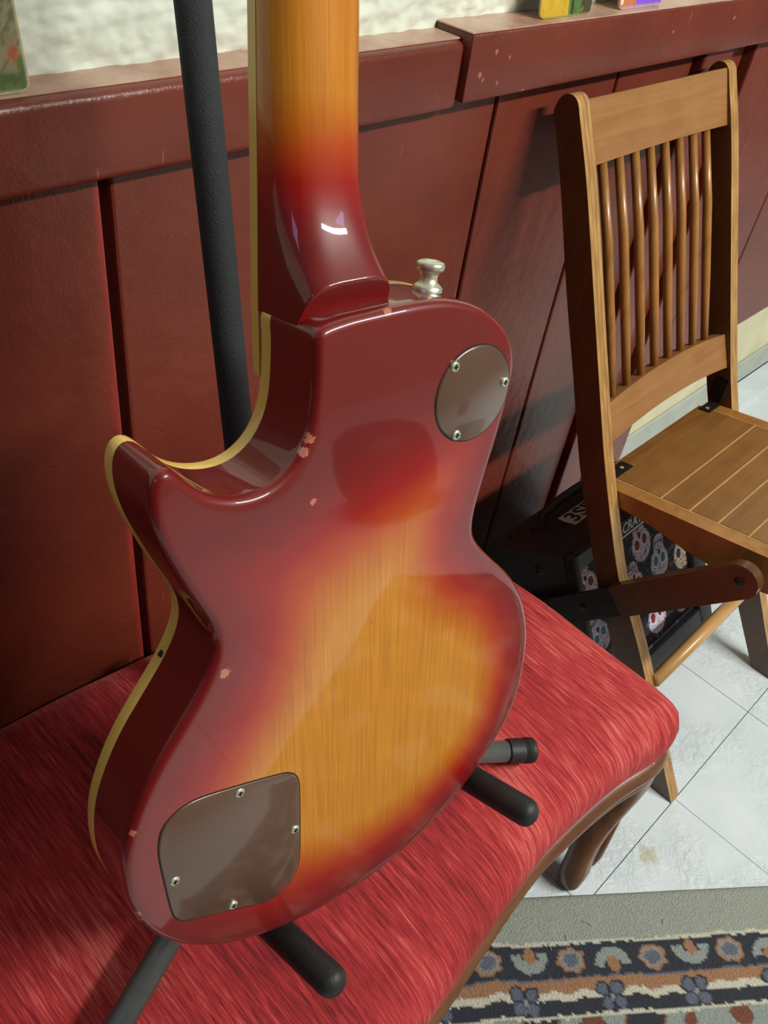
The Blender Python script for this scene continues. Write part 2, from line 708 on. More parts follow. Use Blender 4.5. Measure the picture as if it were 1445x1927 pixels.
PL = [(-1.8, -0.40, 0.5765, 0), (-0.392, 0.3205, 0.5735, 0), (0.331, 0.7895, 0.577, 0), (0.7955, 1.0255, 0.577, 0),
      (1.0315, 1.214, 0.5775, 0), (1.222, 1.305, 0.566, 0), (1.307, 1.398, 0.592, 0), (1.402, 1.489, 0.5765, 0),
      (1.4895, 1.698, 0.577, 0.238), (1.7035, 2.35, 0.577, 0.238), (2.356, 3.2, 0.577, 0.238)]
for x0, x1, yf, zb in PL:
    struct('plank', box_bm(x0, x1, yf, 0.612, zb, 0.875, 0.003, 2), 'red', wall)

# chair rail: left length with a rounded nose, right length proud and a little higher
rail = struct('trim_1', box_bm(-1.8, 0.7005, 0.557, 0.612, 0.858, 0.919, 0.007, 4), 'red', smooth=30)
struct('ledge_board', box_bm(-1.8, 0.7005, 0.566, 0.613, 0.9185, 0.9205, 0.0008, 1), 'ledge', rail)
rail2 = struct('trim_2', box_bm(0.703, 3.2, 0.5525, 0.612, 0.8645, 0.9255, 0.0025, 2), 'red', smooth=30)
struct('ledge_board', box_bm(0.703, 3.2, 0.5540, 0.613, 0.925, 0.9268, 0.0008, 1), 'ledge', rail2)
# bare foundation and low curb under the short panels
base = struct('baseboard_back', box_bm(1.4895, 3.2, 0.583, 0.612, 0.07, 0.25, 0.002, 1), 'concrete')
struct('cove_strip', box_bm(1.4895, 3.2, 0.5765, 0.583, 0.012, 0.084, 0.003, 2), 'curb_grey', base)
curb = struct('trim_3', box_bm(0.95, 3.2, 0.514, 0.5763, -0.002, 0.013, 0.002, 1), 'floor')


# the rest of the room, out of view: side wall, wall behind the viewer, ceiling
struct('wall_left', box_bm(-1.9, -1.8, -3.1, 0.70, -0.05, 3.35), 'dark_room_paint')
struct('wall_front', box_bm(-1.9, 4.2, -3.1, -3.0, -0.05, 3.35), 'room_paint')
struct('ceiling', box_bm(-1.9, 4.2, -3.1, 0.70, 3.25, 3.35), 'ceiling_paint')


# ------------------------------------------------------------------ rug
def rug_color(s, t):
    w = 0.004 * noise.noise(Vector((s * 40, t * 40, 0))) + 0.0025 * noise.noise(Vector((s * 130, t * 130, 3)))
    S, T = s + w, t + 0.003 * noise.noise(Vector((s * 25, 1.5, 0))) + 0.0018 * noise.noise(Vector((s * 160, 7.5, 0)))
    grey, navy, tan, cream = (160, 168, 158), (52, 56, 66), (164, 124, 92), (208, 208, 190)
    sage, slate = (148, 160, 156), (100, 108, 126)
    if T < 0.0585:
        return grey
    if T < 0.0625:
        return cream
    if T < 0.1015:
        # alternating rosettes and fans on navy
        k = (S + 0.030) / 0.0545
        i = math.floor(k)
        a = (k - i - 0.5) * 0.0545
        b = T - 0.0815
        if i % 2 == 0:
            r = math.hypot(a / 0.0185, b / 0.0150)
            rr = r * (1 + 0.07 * math.cos(7 * math.atan2(b, a)))
            if rr < 0.55:
                return slate
            if rr < 0.8:
                return (150, 145, 140)
            if rr < 1.0:
                return tan
        else:
            f = 1 if i % 4 == 1 else -1
            bb = b * f
            r = math.hypot(a / 0.024, (bb + 0.008) / 0.021)
            if math.hypot(a / 0.008, (bb + 0.008) / 0.010) < 1:
                return tan
            if r < 1 and bb > -0.010 and (bb > -0.003 or abs(a) > 0.011):
                return sage
        return navy
    if T < 0.1035:
        return slate
    if T < 0.143:
        # wavy ribbon with four petalled blossoms
        k = (S + 0.02) / 0.1115
        i = math.floor(k)
        a = (k - i - 0.5) * 0.1115
        b = T - 0.126
        pet = min(math.hypot(a - dx, b - dy) for dx in (-0.0085, 0.0085) for dy in (-0.0085, 0.0085))
        if math.hypot(a, b) < 0.004:
            return (150, 150, 150)
        if pet < 0.0072:
            return slate
        if pet < 0.0098:
            return navy
        wv = 0.1245 - 0.004 * math.sin((abs(a) - 0.01) / 0.045 * math.pi)
        if T < wv - 0.004:
            return tan
        if T < wv + 0.0045:
            return cream
        return navy
    if T < 0.147:
        return cream
    if T < 0.31:
        # field: sage ground with dark scrolls edged in rust
        c = noise.noise(Vector((S * 16, T * 16, 9)))
        if c > 0.22:
            return navy
        if c > 0.14:
            return (150, 112, 84)
        if c < -0.36:
            return (120, 74, 60)
        return sage
    if T < 0.318:
        return cream
    c = noise.noise(Vector((S * 12, T * 12, 21)))
    return navy if c < 0.1 else ((150, 112, 84) if c < 0.3 else sage)


RO, RS, RT = Vector((0.5395, 0.168, 0)), Vector((0.7772, -0.6293, 0)), Vector((-0.6293, -0.7772, 0))
s0, s1, t0, t1 = -0.22, 1.25, 0.0, 0.72
# fine steps where the pattern is in view, coarse beyond
S_ = [s0 + 0.0026 * i for i in range(int((0.56 - s0) / 0.0026) + 1)] + [0.56 + 0.012 * i for i in range(1, 59)]
T_ = [0.0026 * i for i in range(int(0.30 / 0.0026) + 1)] + [0.30 + 0.012 * i for i in range(1, 36)]
bm = bmesh.new()
lay = bm.verts.layers.float_color.new('dye')
rows = []
for t in T_:
    row = []
    for s in S_:
        e = min(t, s - s0, 0.02)
        z = 0.0078 + 0.0007 * noise.noise(Vector((s * 30, t * 30, 2))) - (0.003 * (1 - e / 0.006) ** 2 if e < 0.006 else 0)
        z += 0.0012 * noise.noise(Vector((s * 6, t * 6, 5)))
        v = bm.verts.new(RO + RS * s + RT * t + Vector((0, 0, z)))
        c = rug_color(s, t)
        v[lay] = rgb(*c)
        row.append(v)
    rows.append(row)
for j in range(len(T_) - 1):
    for i in range(len(S_) - 1):
        bm.faces.new((rows[j][i], rows[j + 1][i], rows[j + 1][i + 1], rows[j][i + 1]))
# skirt down to the floor
loop = rows[0] + [r[-1] for r in rows[1:]] + rows[-1][-2::-1] + [r[0] for r in rows[-2:0:-1]]
low = []
for v in loop:
    w = bm.verts.new((v.co.x, v.co.y, 0.0008))
    w[lay] = rgb(128, 134, 126)
    low.append(w)
for i in range(len(loop)):
    bm.faces.new((loop[i], loop[(i + 1) % len(loop)], low[(i + 1) % len(loop)], low[i]))
rug = finish('rug', bm, 'rug_pile', smooth=60)
tag(rug, 'worn grey and navy patterned rug with floral border on the white floor', 'rug')

# loose threads on the rug
for (x, y), a, L in (((.6255, .044), 1.9, .012), ((.560, .062), 1.2, .009), ((.585, .055), 0.9, .008), ((.70, -.02), .4, .007)):
    d = Vector((math.cos(a), math.sin(a), 0))
    q = Vector((x, y, .0092))
    finish('thread', tube_bm([q, q + d * L * .5 + Vector((.001, .001, .0008)), q + d * L], [.0005] * 3, 6), 'curb_grey', rug)

# ------------------------------------------------------------------ upholstered bench
bench = thing('upholstered_bench', (0.21, 0.32, 0), 'low red velvet upholstered bench with carved wooden legs against the wall', 'bench')
outl = [(.745, .14), (.741, .112), (.728, .097), (.70, .095), (.65, .105), (.60, .111), (.54, .1145), (.5, .115), (.44, .110), (.37, .101), (.3, .092),
        (.2, .085), (.1, .088), (0, .099), (-.1, .112), (-.2, .109), (-.28, .096), (-.312, .104), (-.325, .14), (-.328, .28), (-.325, .40), (-.305, .45),
        (-.24, .49), (-.1, .535), (.05, .564), (.17, .570), (.30, .557), (.45, .530), (.6, .495), (.70, .455), (.735, .41), (.745, .34), (.746, .24)]
OUT = ccw(resample(catmull([(x, y, 0) for x, y in outl], 8), 220))
OUT2 = [Vector((p.x, p.y)) for p in OUT]
cx, cy = 0.21, 0.325
rings = []
prof = [(0.004, .254), (-0.001, .258), (-0.004, .272), (-0.0055, .288), (-0.004, .304), (0.001, .318), (0.010, .329), (0.024, .3365)]
P = OUT2
cur = OUT2
prev = 0.0
for d, z in prof:
    q = smooth_poly(inset(OUT2, d), 2 if d > 0.005 else 0)
    rings.append([Vector((a.x, a.y, z)) for a in q])
last = [Vector((a.x, a.y)) for a in rings[-1]]
for k in range(1, 34):
    s = 1 - k / 34
    f = k / 34
    z = .3365 + .0135 * (1 - (1 - min(1, f * 1.6)) ** 3)
    q = smooth_poly([Vector((cx + (a.x - cx) * s, cy + (a.y - cy) * s)) for a in last], min(k, 8))
    rings.append([Vector((a.x, a.y, z)) for a in q])
for r in rings[5:]:
    for p in r:
        p.z += 0.0022 * noise.noise(Vector((p.x * 14, p.y * 9, 1)))
        for hx, hy, hr, hd in ((.545, .165, .035, .0045), (.60, .17, .05, .005), (.578, .125, .028, .0035), (.10, .245, .05, .003)):
            p.z -= hd * math.exp(-((p.x - hx) ** 2 + (p.y - hy) ** 2) / hr ** 2)
# soft dents where the stand feet press in
finish('seat_cushion', rings_bm(rings), 'fabric', bench, smooth='all')
# show-wood rail below the fabric: moulded section following the outline
rail_prof = [(0.020, .260), (0.002, .2585), (-0.0075, .254), (-0.011, .246), (-0.0105, .238), (-0.0075, .232), (-0.0065, .228), (-0.0085, .224), (-0.0085, .219), (-0.005, .215), (0.010, .213), (0.028, .214), (0.028, .260)]
rr = []
for d, z in rail_prof:
    rr.append([Vector((a.x, a.y, z)) for a in inset(OUT2, d)])
finish('seat_rail', rings_bm(rr + [rr[0]], False, False), 'bench_wood', bench, smooth=50)
# tacks and lint along the fabric edge
for x, z in ((.70, .262), (.655, .259), (.52, .258)):
    i = min(range(len(OUT2)), key=lambda i: abs(OUT2[i].x - x) + (9 if OUT2[i].y > .2 else 0))
    p = OUT2[i]
    finish('tack', lathe_bm((p.x, p.y + 0.001, z - .004), (0, -1, 0.2), [(-0.002, .002), (0.0014, .0024), (0.003, .0014), (0.0034, .0002)], 10), 'lint_tan', bench, smooth='all')


def cabriole(mx, my):
    """mx, my: mirror signs; built for the front right corner and mirrored about the bench centre"""
    path = [(.712, .122, .250), (.716, .114, .215), (.714, .111, .180), (.702, .111, .150), (.686, .111, .120), (.672, .109, .090), (.663, .106, .060),
            (.659, .103, .035), (.657, .101, .015), (.657, .100, .002)]
    sx = [.032, .037, .036, .031, .0265, .023, .0215, .0225, .0195, .012]
    sy = [.024, .026, .025, .022, .019, .017, .0165, .0175, .0155, .011]
    rings = []
    pp = catmull(path, 4, False)
    n = len(pp)
    for i, p in enumerate(pp):
        t = i / 4
        j = min(int(t), len(sx) - 2)
        w = t - j
        ax = sx[j] * (1 - w) + sx[j + 1] * w
        ay = sy[j] * (1 - w) + sy[j + 1] * w
        ring = []
        for a in range(20):
            th = 2 * math.pi * a / 20
            c, s_ = math.cos(th), math.sin(th)
            k = (abs(c) ** 3 + abs(s_) ** 3) ** (-1 / 3)
            # a carved flute down the outer right face, with a scroll lip above the foot
            fl_ = 0.0
            if 0.010 < p.z < 0.14:
                fl_ = -0.0055 * math.exp(-((th - 5.75) / 0.30) ** 2) + 0.0085 * math.exp(-((p.z - .050) / .015) ** 2) * math.exp(-((th - 0.1) / 0.5) ** 2) \
                    + 0.0085 * math.exp(-((p.z - .050) / .015) ** 2) * math.exp(-((th - 6.38) / 0.5) ** 2)
            ring.append(Vector((p.x + (ax * k + fl_) * c, p.y + (ay * k + fl_) * s_, p.z)))
        rings.append(ring)
    bm = rings_bm(rings)
    tube_bm(catmull([(.712, .100, .158), (.700, .097, .128), (.691, .0955, .100), (.686, .0945, .075), (.684, .0945, .055), (.678, .096, .040), (.668, .098, .034)], 4, False),
            [lerp_tab(((0, .004), (.35, .0075), (.7, .0095), (.85, .009), (1, .004)), q / 24) for q in range(25)], 14, True, bm)
    for v in bm.verts:
        if mx < 0:
            v.co.x = 2 * 0.21 - v.co.x
        if my < 0:
            v.co.y = 0.53 - v.co.y
    return bm


for mx in (1, -1):
    for my in (1, -1):
        finish('leg', cabriole(mx, my), 'bench_wood', bench, smooth=60)

# ------------------------------------------------------------------ folding chair
chair = thing('folding_chair', (1.055, 0.30, 0), 'brown wooden folding chair with spindle back and slatted seat, beside the red bench', 'chair')
Xn0, Xn1, Xf0, Xf1 = 0.871, 0.893, 1.217, 1.239


def arc2(c, r, a0, a1, n):
    return [(c[0] + r * math.cos(math.radians(a0 + (a1 - a0) * i / n)), c[1] + r * math.sin(math.radians(a0 + (a1 - a0) * i / n))) for i in range(n + 1)]


# side profile (y, z): front edge up, rounded top, back edge down
front = [(.066, 0), (.100, .053), (.146, .125), (.195, .203), (.240, .266), (.276, .313), (.310, .376), (.342, .440), (.364, .487), (.403, .576), (.442, .666), (.478, .749), (.499, .795), (.514, .825), (.523, .843)]
back = [(.556, .836), (.523, .764), (.477, .651), (.436, .558), (.395, .462), (.375, .420), (.339, .352), (.301, .284), (.262, .224), (.200, .130), (.144, .050), (.108, 0)]
top = [(p.x, p.y) for p in catmull([(.523, .843, 0), (.527, .851, 0), (.533, .8565, 0), (.540, .858, 0), (.547, .8555, 0), (.553, .848, 0), (.556, .836, 0)], 4, False)][1:-1]
prof = [(p.x, p.y) for p in catmull([(a, b, 0) for a, b in front], 3, False)] + top + [(p.x, p.y) for p in catmull([(a, b, 0) for a, b in back], 3, False)]


def stile(x0, x1):
    bm = bmesh.new()
    for k in range(3):
        a, b = x0 + (x1 - x0) * k / 3, x0 + (x1 - x0) * (k + 1) / 3
        prism_bm(prof, lambda p, q, d: Vector((d, p, q)), a, b, 0.0024, 2, bm)
    bm.normal_update()
    for f in bm.faces:
        f.material_index = 1 if abs(f.normal.x) < 0.75 else 0
    return bm


for x0, x1 in ((Xn0, Xn1), (Xf0, Xf1)):
    finish('stile', stile(x0, x1), None, chair, smooth=30, mats=['wood_z', 'ply'])


def slanted_board(x0, x1, y0, z0, y1, z1, th, arch_lo=0.0, arch_hi=0.0, n=16, bow=0.0):
    """board between stiles, lower front edge (y0, z0), upper front edge (y1, z1); arches lift the edges in the middle"""
    bm = bmesh.new()
    d = Vector((0, y1 - y0, z1 - z0)).normalized()
    nn = Vector((0, d.z, -d.y))   # towards the back
    cols = []
    for i in range(n + 1):
        t = i / n
        k = 1 - (2 * t - 1) ** 2
        x = x0 + (x1 - x0) * t
        a = Vector((x, y0, z0)) + d * (arch_lo * k) + nn * (bow * k)
        b = Vector((x, y1, z1)) + d * (arch_hi * k) + nn * (bow * k)
        cols.append([bm.verts.new(p) for p in (a, b, b + nn * th, a + nn * th)])
    for c0, c1 in zip(cols, cols[1:]):
        for j in range(4):
            bm.faces.new((c0[j], c0[(j + 1) % 4], c1[(j + 1) % 4], c1[j]))
    bm.faces.new(cols[0][::-1])
    bm.faces.new(cols[-1])
    ed = [e for e in bm.edges if len(e.link_faces) == 2 and e.calc_face_angle() > 0.9]
    bmesh.ops.bevel(bm, geom=ed, offset=0.0022, segments=2, affect='EDGES')
    return bm


finish('crest_rail', slanted_board(Xn1 - .001, Xf0 + .001, .502, .789, .530, .853, .018, .002, .0), 'wood_x', chair, smooth=40)
finish('back_rail', slanted_board(Xn1 - .001, Xf0 + .001, .3655, .477, .389, .5225, .020, .011, .012), 'wood_x', chair, smooth=40)
for i in range(8):
    x = 0.925 + 0.0353 * i
    dx = (x - 1.055) * 0.0
    finish('spindle', tube_bm([(x, .3985, .520), (x, .434, .610), (x, .472, .705), (x, .513, .795)], [.0055, .0064, .0064, .0055], 14), 'wood_spindle', chair, smooth='all')

# seat: tilted plane, y runs from the back (.375) to the front (-.02)
SA = Vector((0.893, 0.3296, 0.4214))
sd = Vector((0, -0.9843, 0.1764))      # forwards along the seat
sn = Vector((0, 0.1764, 0.9843))


def seat_pt(x, f, h):
    return Vector((x, SA.y, SA.z)) + sd * f + sn * h


def seat_box(x0, x1, f0, f1, h0, h1, bev=0.0015):
    return prism_bm([(f0, h0), (f1, h0), (f1, h1), (f0, h1)], lambda a, b, d: seat_pt(d, a, b), x0, x1, bev, 2)


seat = finish('seat', seat_box(.917, 1.193, -.040, .300, -.016, -.0007), 'joint_tan', chair)
# side rails with a curved lower edge
for x0, x1 in ((.8945, .919), (1.191, 1.2155)):
    up = [(-.030, -.001), (.30, -.001), (.318, -.006)]
    lo = [(.318, -.030), (.27, -.044), (.20, -.052), (.15, -.050), (.10, -.042), (.05, -.030), (.0, -.0245), (-.030, -.0235)]
    finish('seat_rail', prism_bm(up + lo, lambda a, b, d: seat_pt(d, a, b), x0, x1, .002, 2), 'wood_spindle', chair, smooth=30)
finish('front_rail', seat_box(.919, 1.191, .298, .318, -.03, -.001), 'wood_slat', chair)
edges = [-.045, .0475, .0885, .1275, .168, .209, .250, .2975]
for a, b in zip(edges, edges[1:]):
    finish('slat', seat_box(.9195, 1.1905, a + .0017, b - .0017, -.006, 0, .0006), 'wood_slat', chair)
# the pale joints between slats
bmj = bmesh.new()
# hinges at the back corners
for x0, x1, xs in ((.894, .960, -1), (1.178, 1.2165, 1)):
    h = finish('hinge', seat_box(x0, x1, -.038, -.020, 0.0, .0018, .0006), 'dark_bracket', chair)
    xx = .945 if xs < 0 else 1.188
    finish('hinge_screw', lathe_bm(seat_pt(xx, -.029, .0014), sn, [(-.001, .0032), (.0008, .0032), (.0016, .002), (.0018, .0003)], 14), 'nickel', chair, smooth=40)
# upright leaf of the far hinge on the stile
finish('hinge', box_bm(1.2150, 1.2172, .352, .374, .420, .462, .0008, 1), 'dark_bracket', chair)
finish('hinge', box_bm(.8928, .8950, .352, .374, .420, .462, .0008, 1), 'dark_bracket', chair)


def capsule(p0, p1, w, round0=True, round1=True, n=10):
    """flat bar outline in (y, z) from p0 to p1"""
    d = Vector((p1[0] - p0[0], p1[1] - p0[1])).normalized()
    nn = Vector((-d.y, d.x))
    P0, P1 = Vector(p0), Vector(p1)
    out = []
    if round1:
        for i in range(n + 1):
            a = -math.pi / 2 + math.pi * i / n
            out.append(P1 + d * (w / 2 * math.cos(a)) + nn * (w / 2 * math.sin(a)))
    else:
        out += [P1 - nn * w / 2, P1 + nn * w / 2]
    if round0:
        for i in range(n + 1):
            a = math.pi / 2 + math.pi * i / n
            out.append(P0 + d * (w / 2 * math.cos(a)) + nn * (w / 2 * math.sin(a)))
    else:
        out += [P0 + nn * w / 2, P0 - nn * w / 2]
    return [(p.x, p.y) for p in out]


# rear legs: short wooden link from the seat pivot, steel bracket, then the lower leg
for x0, x1, sgn in ((.8545, .8695, -1), (1.2405, 1.2555, 1)):
    xo = x0 if sgn < 0 else x1
    fn = lambda a, b, d: Vector((d, a, b))
    finish('leg_link', prism_bm(capsule((.262, .288), (.138, .434), .046, False), fn, x0, x1, .004, 3), 'wood_z', chair, smooth=40)
    bo = (x0 + .003, x0 + .008) if sgn < 0 else (x1 - .008, x1 - .003)
    finish('leg_bracket', prism_bm(capsule((.345, .190), (.256, .295), .043, False, False), fn, bo[0], bo[1], .0008, 1), 'dark_bracket', chair, smooth=30)
    finish('leg_rivet', lathe_bm((bo[0] if sgn < 0 else bo[1], .302, .241), (sgn, 0, 0), [(-.003, .0055), (.0008, .0055), (.002, .003), (.0022, .0003)], 14), 'dark_bracket', chair, smooth=40)
    finish('rear_leg', prism_bm(capsule((.507, .0215), (.343, .1925), .040, True, False), fn, x0 + .001, x1 - .001, .003, 2), 'wood_z', chair, smooth=40)
    finish('pivot_bolt', lathe_bm((xo, .138, .434), (sgn, 0, 0), [(-.030, .006), (.001, .0065), (.003, .0045), (.0035, .0003)], 16), 'dark_bracket', chair, smooth=40)
finish('stretcher', tube_bm([(Xn1 - .004, .1745, .174), (1.055, .1745, .174), (Xf0 + .004, .1745, .174)], [.0095, .0105, .0095], 18), 'wood_dowel', chair, smooth='all')

# ------------------------------------------------------------------ practice amplifier
AT = Vector((0, .5, .8660254))      # up along the tilted face
AB = Vector((0, .8660254, -.5))     # towards the back
AK = 1.038
ATL = Vector((0.8412 * AK, 0.3457 * AK, 1.12 - (1.12 - 0.3156) * AK))
AW, AH, AD = .336 * AK, .284 * AK, .145
# local frame: x along the face, y = depth (back), z = up the face; origin at lower front left
aorg = ATL - AT * AH
AM = Matrix(((1, 0, 0, aorg.x), (0, AB.y, AT.y, aorg.y), (0, AB.z, AT.z, aorg.z), (0, 0, 0, 1)))
amp = thing('guitar_amplifier', None, 'small black guitar amplifier with skull print grille, tilted back under the folding chair', 'amplifier', AM)
# cabinet shell: four panels around a recessed grille
# side outline: slanted front, top, upright back down to the floor, flat base
zb_ = 0.008
IM = AM.inverted()
fb = AM @ Vector((0, .004, 0))
bt = AM @ Vector((0, AD, AH))
side = [AM @ Vector((0, .004, AH)), bt, Vector((aorg.x, bt.y + .012, zb_)), Vector((aorg.x, fb.y + .035, zb_)), fb]
loc = [IM @ p for p in side]
finish('cabinet', prism_bm([(p.y, p.z) for p in loc], lambda a, b, d: Vector((d, a, b)), 0, AW, .009, 3), 'amp_black', amp, smooth=40)
for x in (.03, AW - .03):
    for yy in (fb.y + .055, bt.y - .015):
        c = IM @ Vector((aorg.x + x, yy, zb_ + .001))
        d = (IM.to_3x3() @ Vector((0, 0, -1))).normalized()
        finish('rubber_foot', lathe_bm(c, d, [(-.002, .011), (.006, .011), (.0088, .009)], 16), 'black_rubber', amp, smooth=40)
bm = bmesh.new()
for x0, x1, z0, z1 in ((0, .016, 0, AH), (.311, AW, 0, AH), (.016, .311, 0, .045), (.016, .311, AH - .006, AH)):
    box_bm(x0, x1, -.012, .006, z0, z1, .004, 2, bm)
finish('front_frame', bm, 'amp_black', amp, smooth=40)
finish('control_panel', box_bm(.016, .311, -.003, .004, AH - .032, AH - .005, .001, 1), 'amp_panel', amp)
# grille cloth with sugar skulls printed on it
SK = [(.180, -.062, 0.10, 1.0, (120, 30, 42), 0), (.222, -.112, -.12, .98, (74, 104, 130), 1), (.150, -.118, .05, .86, (150, 90, 60), 2),
      (.036, -.062, .15, .92, (110, 40, 40), 3), (.288, -.128, .1, 1.0, (60, 50, 50), 4), (.192, -.196, .14, 1.0, (120, 26, 40), 5),
      (.270, -.205, -.2, .8, (70, 60, 90), 6), (.095, -.085, .2, .95, (90, 60, 110), 7), (.095, -.175, -.1, 1.0, (120, 30, 42), 8),
      (.045, -.150, .3, .9, (60, 120, 140), 9), (.255, -.052, .3, .8, (90, 60, 60), 10)]


def skull_color(x, t):
    dk = (20, 20, 26)
    n1 = noise.noise(Vector((x * 300, t * 300, 4)))
    for sx, st, rot, sc, eye, idx in SK:
        sc = sc * 1.13
        a, b = x - sx * AK, -(t - st * AK)          # printed upside down
        ca, sa = math.cos(rot), math.sin(rot)
        a, b = (a * ca - b * sa) / sc, (a * sa + b * ca) / sc
        w = 0.0014 * n1
        cran = math.hypot(a / .0235, (b - .004) / .0245) + w * 20 < 1
        jaw = abs(a) < .0135 + w and -.040 < b < -.010 and math.hypot(a / .0145, (b + .024) / .0155) < 1.05
        if not (cran or jaw):
            continue
        for ex in (-.0098, .0098):
            q = math.hypot((a - ex) / .0064, (b + .001) / .0082)
            if q < 1:
                return eye
            if q < 1.25:
                return (225, 222, 232)
        if math.hypot(a / .0034, (b + .0125) / .0045) < 1:
            return dk
        if -.036 < b < -.021 and (abs(((a * 260) % 1) - .5) < .10 or abs(b + .0285) < .0009):
            return (70, 62, 84)
        m = noise.noise(Vector((a * 330 + idx * 9, b * 330, 2)))
        m2 = noise.noise(Vector((a * 210 + idx * 5, b * 210, 8)))
        if m > .34:
            return (112, 84, 124)
        if m2 > .36:
            return (140, 50, 74)
        if m < -.42:
            return (96, 116, 150)
        return (196, 186, 150) if idx == 4 else (188, 184, 204)
    f = noise.noise(Vector((x * 75, t * 75, 31)))
    if f > .42:
        return (62, 84, 124)
    if f < -.47:
        return (110, 44, 56)
    return dk


bm = bmesh.new()
lay = bm.verts.layers.float_color.new('print')
gx0, gx1, gt0, gt1 = .014, .313, -.031, -.252
nx, nt = 190, 140
rows = []
for j in range(nt + 1):
    row = []
    for i in range(nx + 1):
        x = gx0 + (gx1 - gx0) * i / nx
        t = gt0 + (gt1 - gt0) * j / nt
        v = bm.verts.new((x, .0005, AH + t))
        v[lay] = rgb(*skull_color(x, t))
        row.append(v)
    rows.append(row)
for j in range(nt):
    for i in range(nx):
        bm.faces.new((rows[j][i], rows[j][i + 1], rows[j + 1][i + 1], rows[j + 1][i]))
grille = finish('grille_cloth', bm, 'grille_cloth', amp)


def text_mesh(txt, size, shear=0.0, extrude=0.0004, bold=0.0):
    cu = bpy.data.curves.new('lettering', 'FONT')
    cu.body = txt
    cu.size = size
    cu.shear = shear
    cu.extrude = extrude
    cu.offset = bold
    cu.resolution_u = 3
    tmp = bpy.data.objects.new('lettering', cu)
    COL.objects.link(tmp)
    dg = bpy.context.evaluated_depsgraph_get()
    me = bpy.data.meshes.new_from_object(tmp.evaluated_get(dg))
    bpy.data.objects.remove(tmp)
    return me


def place_text(name, me, mat, parent, M):
    me.transform(M)
    me.materials.clear()
    o = link_mesh(name, me, mat, parent)
    return o


logo = finish('logo_plate', box_bm(.128, .232, -.005, -.002, AH - .0345, AH - .007, .0008, 1), 'amp_black', amp)
me = text_mesh('CRATE', .0215, 0.25, .0004, .0004)
place_text('logo_lettering', me, 'white_print', amp, Matrix.Translation((.134, -.0056, AH - .0255)) @ Matrix.Rotation(math.pi / 2, 4, 'X'))
finish('logo_underline', box_bm(.133, .228, -.0058, -.0046, AH - .0315, AH - .0288), 'white_print', amp)
# corner plug on the side, handle and vents on top
for zz, yy in ((AH - .030, .055), (.030, .055)):
    finish('corner_plug', lathe_bm((0.001, yy, zz), (-1, 0, 0), [(-.002, .009), (.0012, .009), (.003, .0065), (.0032, .003), (.0012, .0025)], 18), 'amp_black', amp, smooth=40)
# sticker on the top
st = finish('sticker', prism_bm([(.100, .052), (.262, .052), (.268, .062), (.262, .090), (.112, .094), (.106, .080)],
                                lambda a, b, d: Vector((a, b, d)), AH, AH + .0006), 'sticker_white', amp)
me = text_mesh('3SIVC', .046, 0.25, .0003, .0008)
place_text('sticker_lettering', me, 'sticker_ink', amp, Matrix.Translation((.108, .057, AH + .0010)))
hd = bmesh.new()
tube_bm([(.09, .112, AH - .004), (.098, .112, AH + .010), (.15, .112, AH + .016), (.20, .112, AH + .016), (.252, .112, AH + .010), (.26, .112, AH - .004)], [.006, .007, .0075, .0075, .007, .006], 12, True, hd)
finish('handle', hd, 'amp_black', amp, smooth=50)
for x in (.09, .26):
    finish('handle_screw', lathe_bm((x + (-.018 if x < .2 else .018), .112, AH), (0, 0, 1), [(-.001, .0055), (.002, .0055), (.0035, .003), (.0037, .0003)], 14), 'dark_bracket', amp, smooth=40)
for x in (.035, .06, .30):
    finish('panel_screw', lathe_bm((x, .130, AH - .001), (0, 0, 1), [(-.001, .0042), (.002, .0042), (.003, .002), (.0032, .0003)], 12), 'dark_bracket', amp, smooth=40)
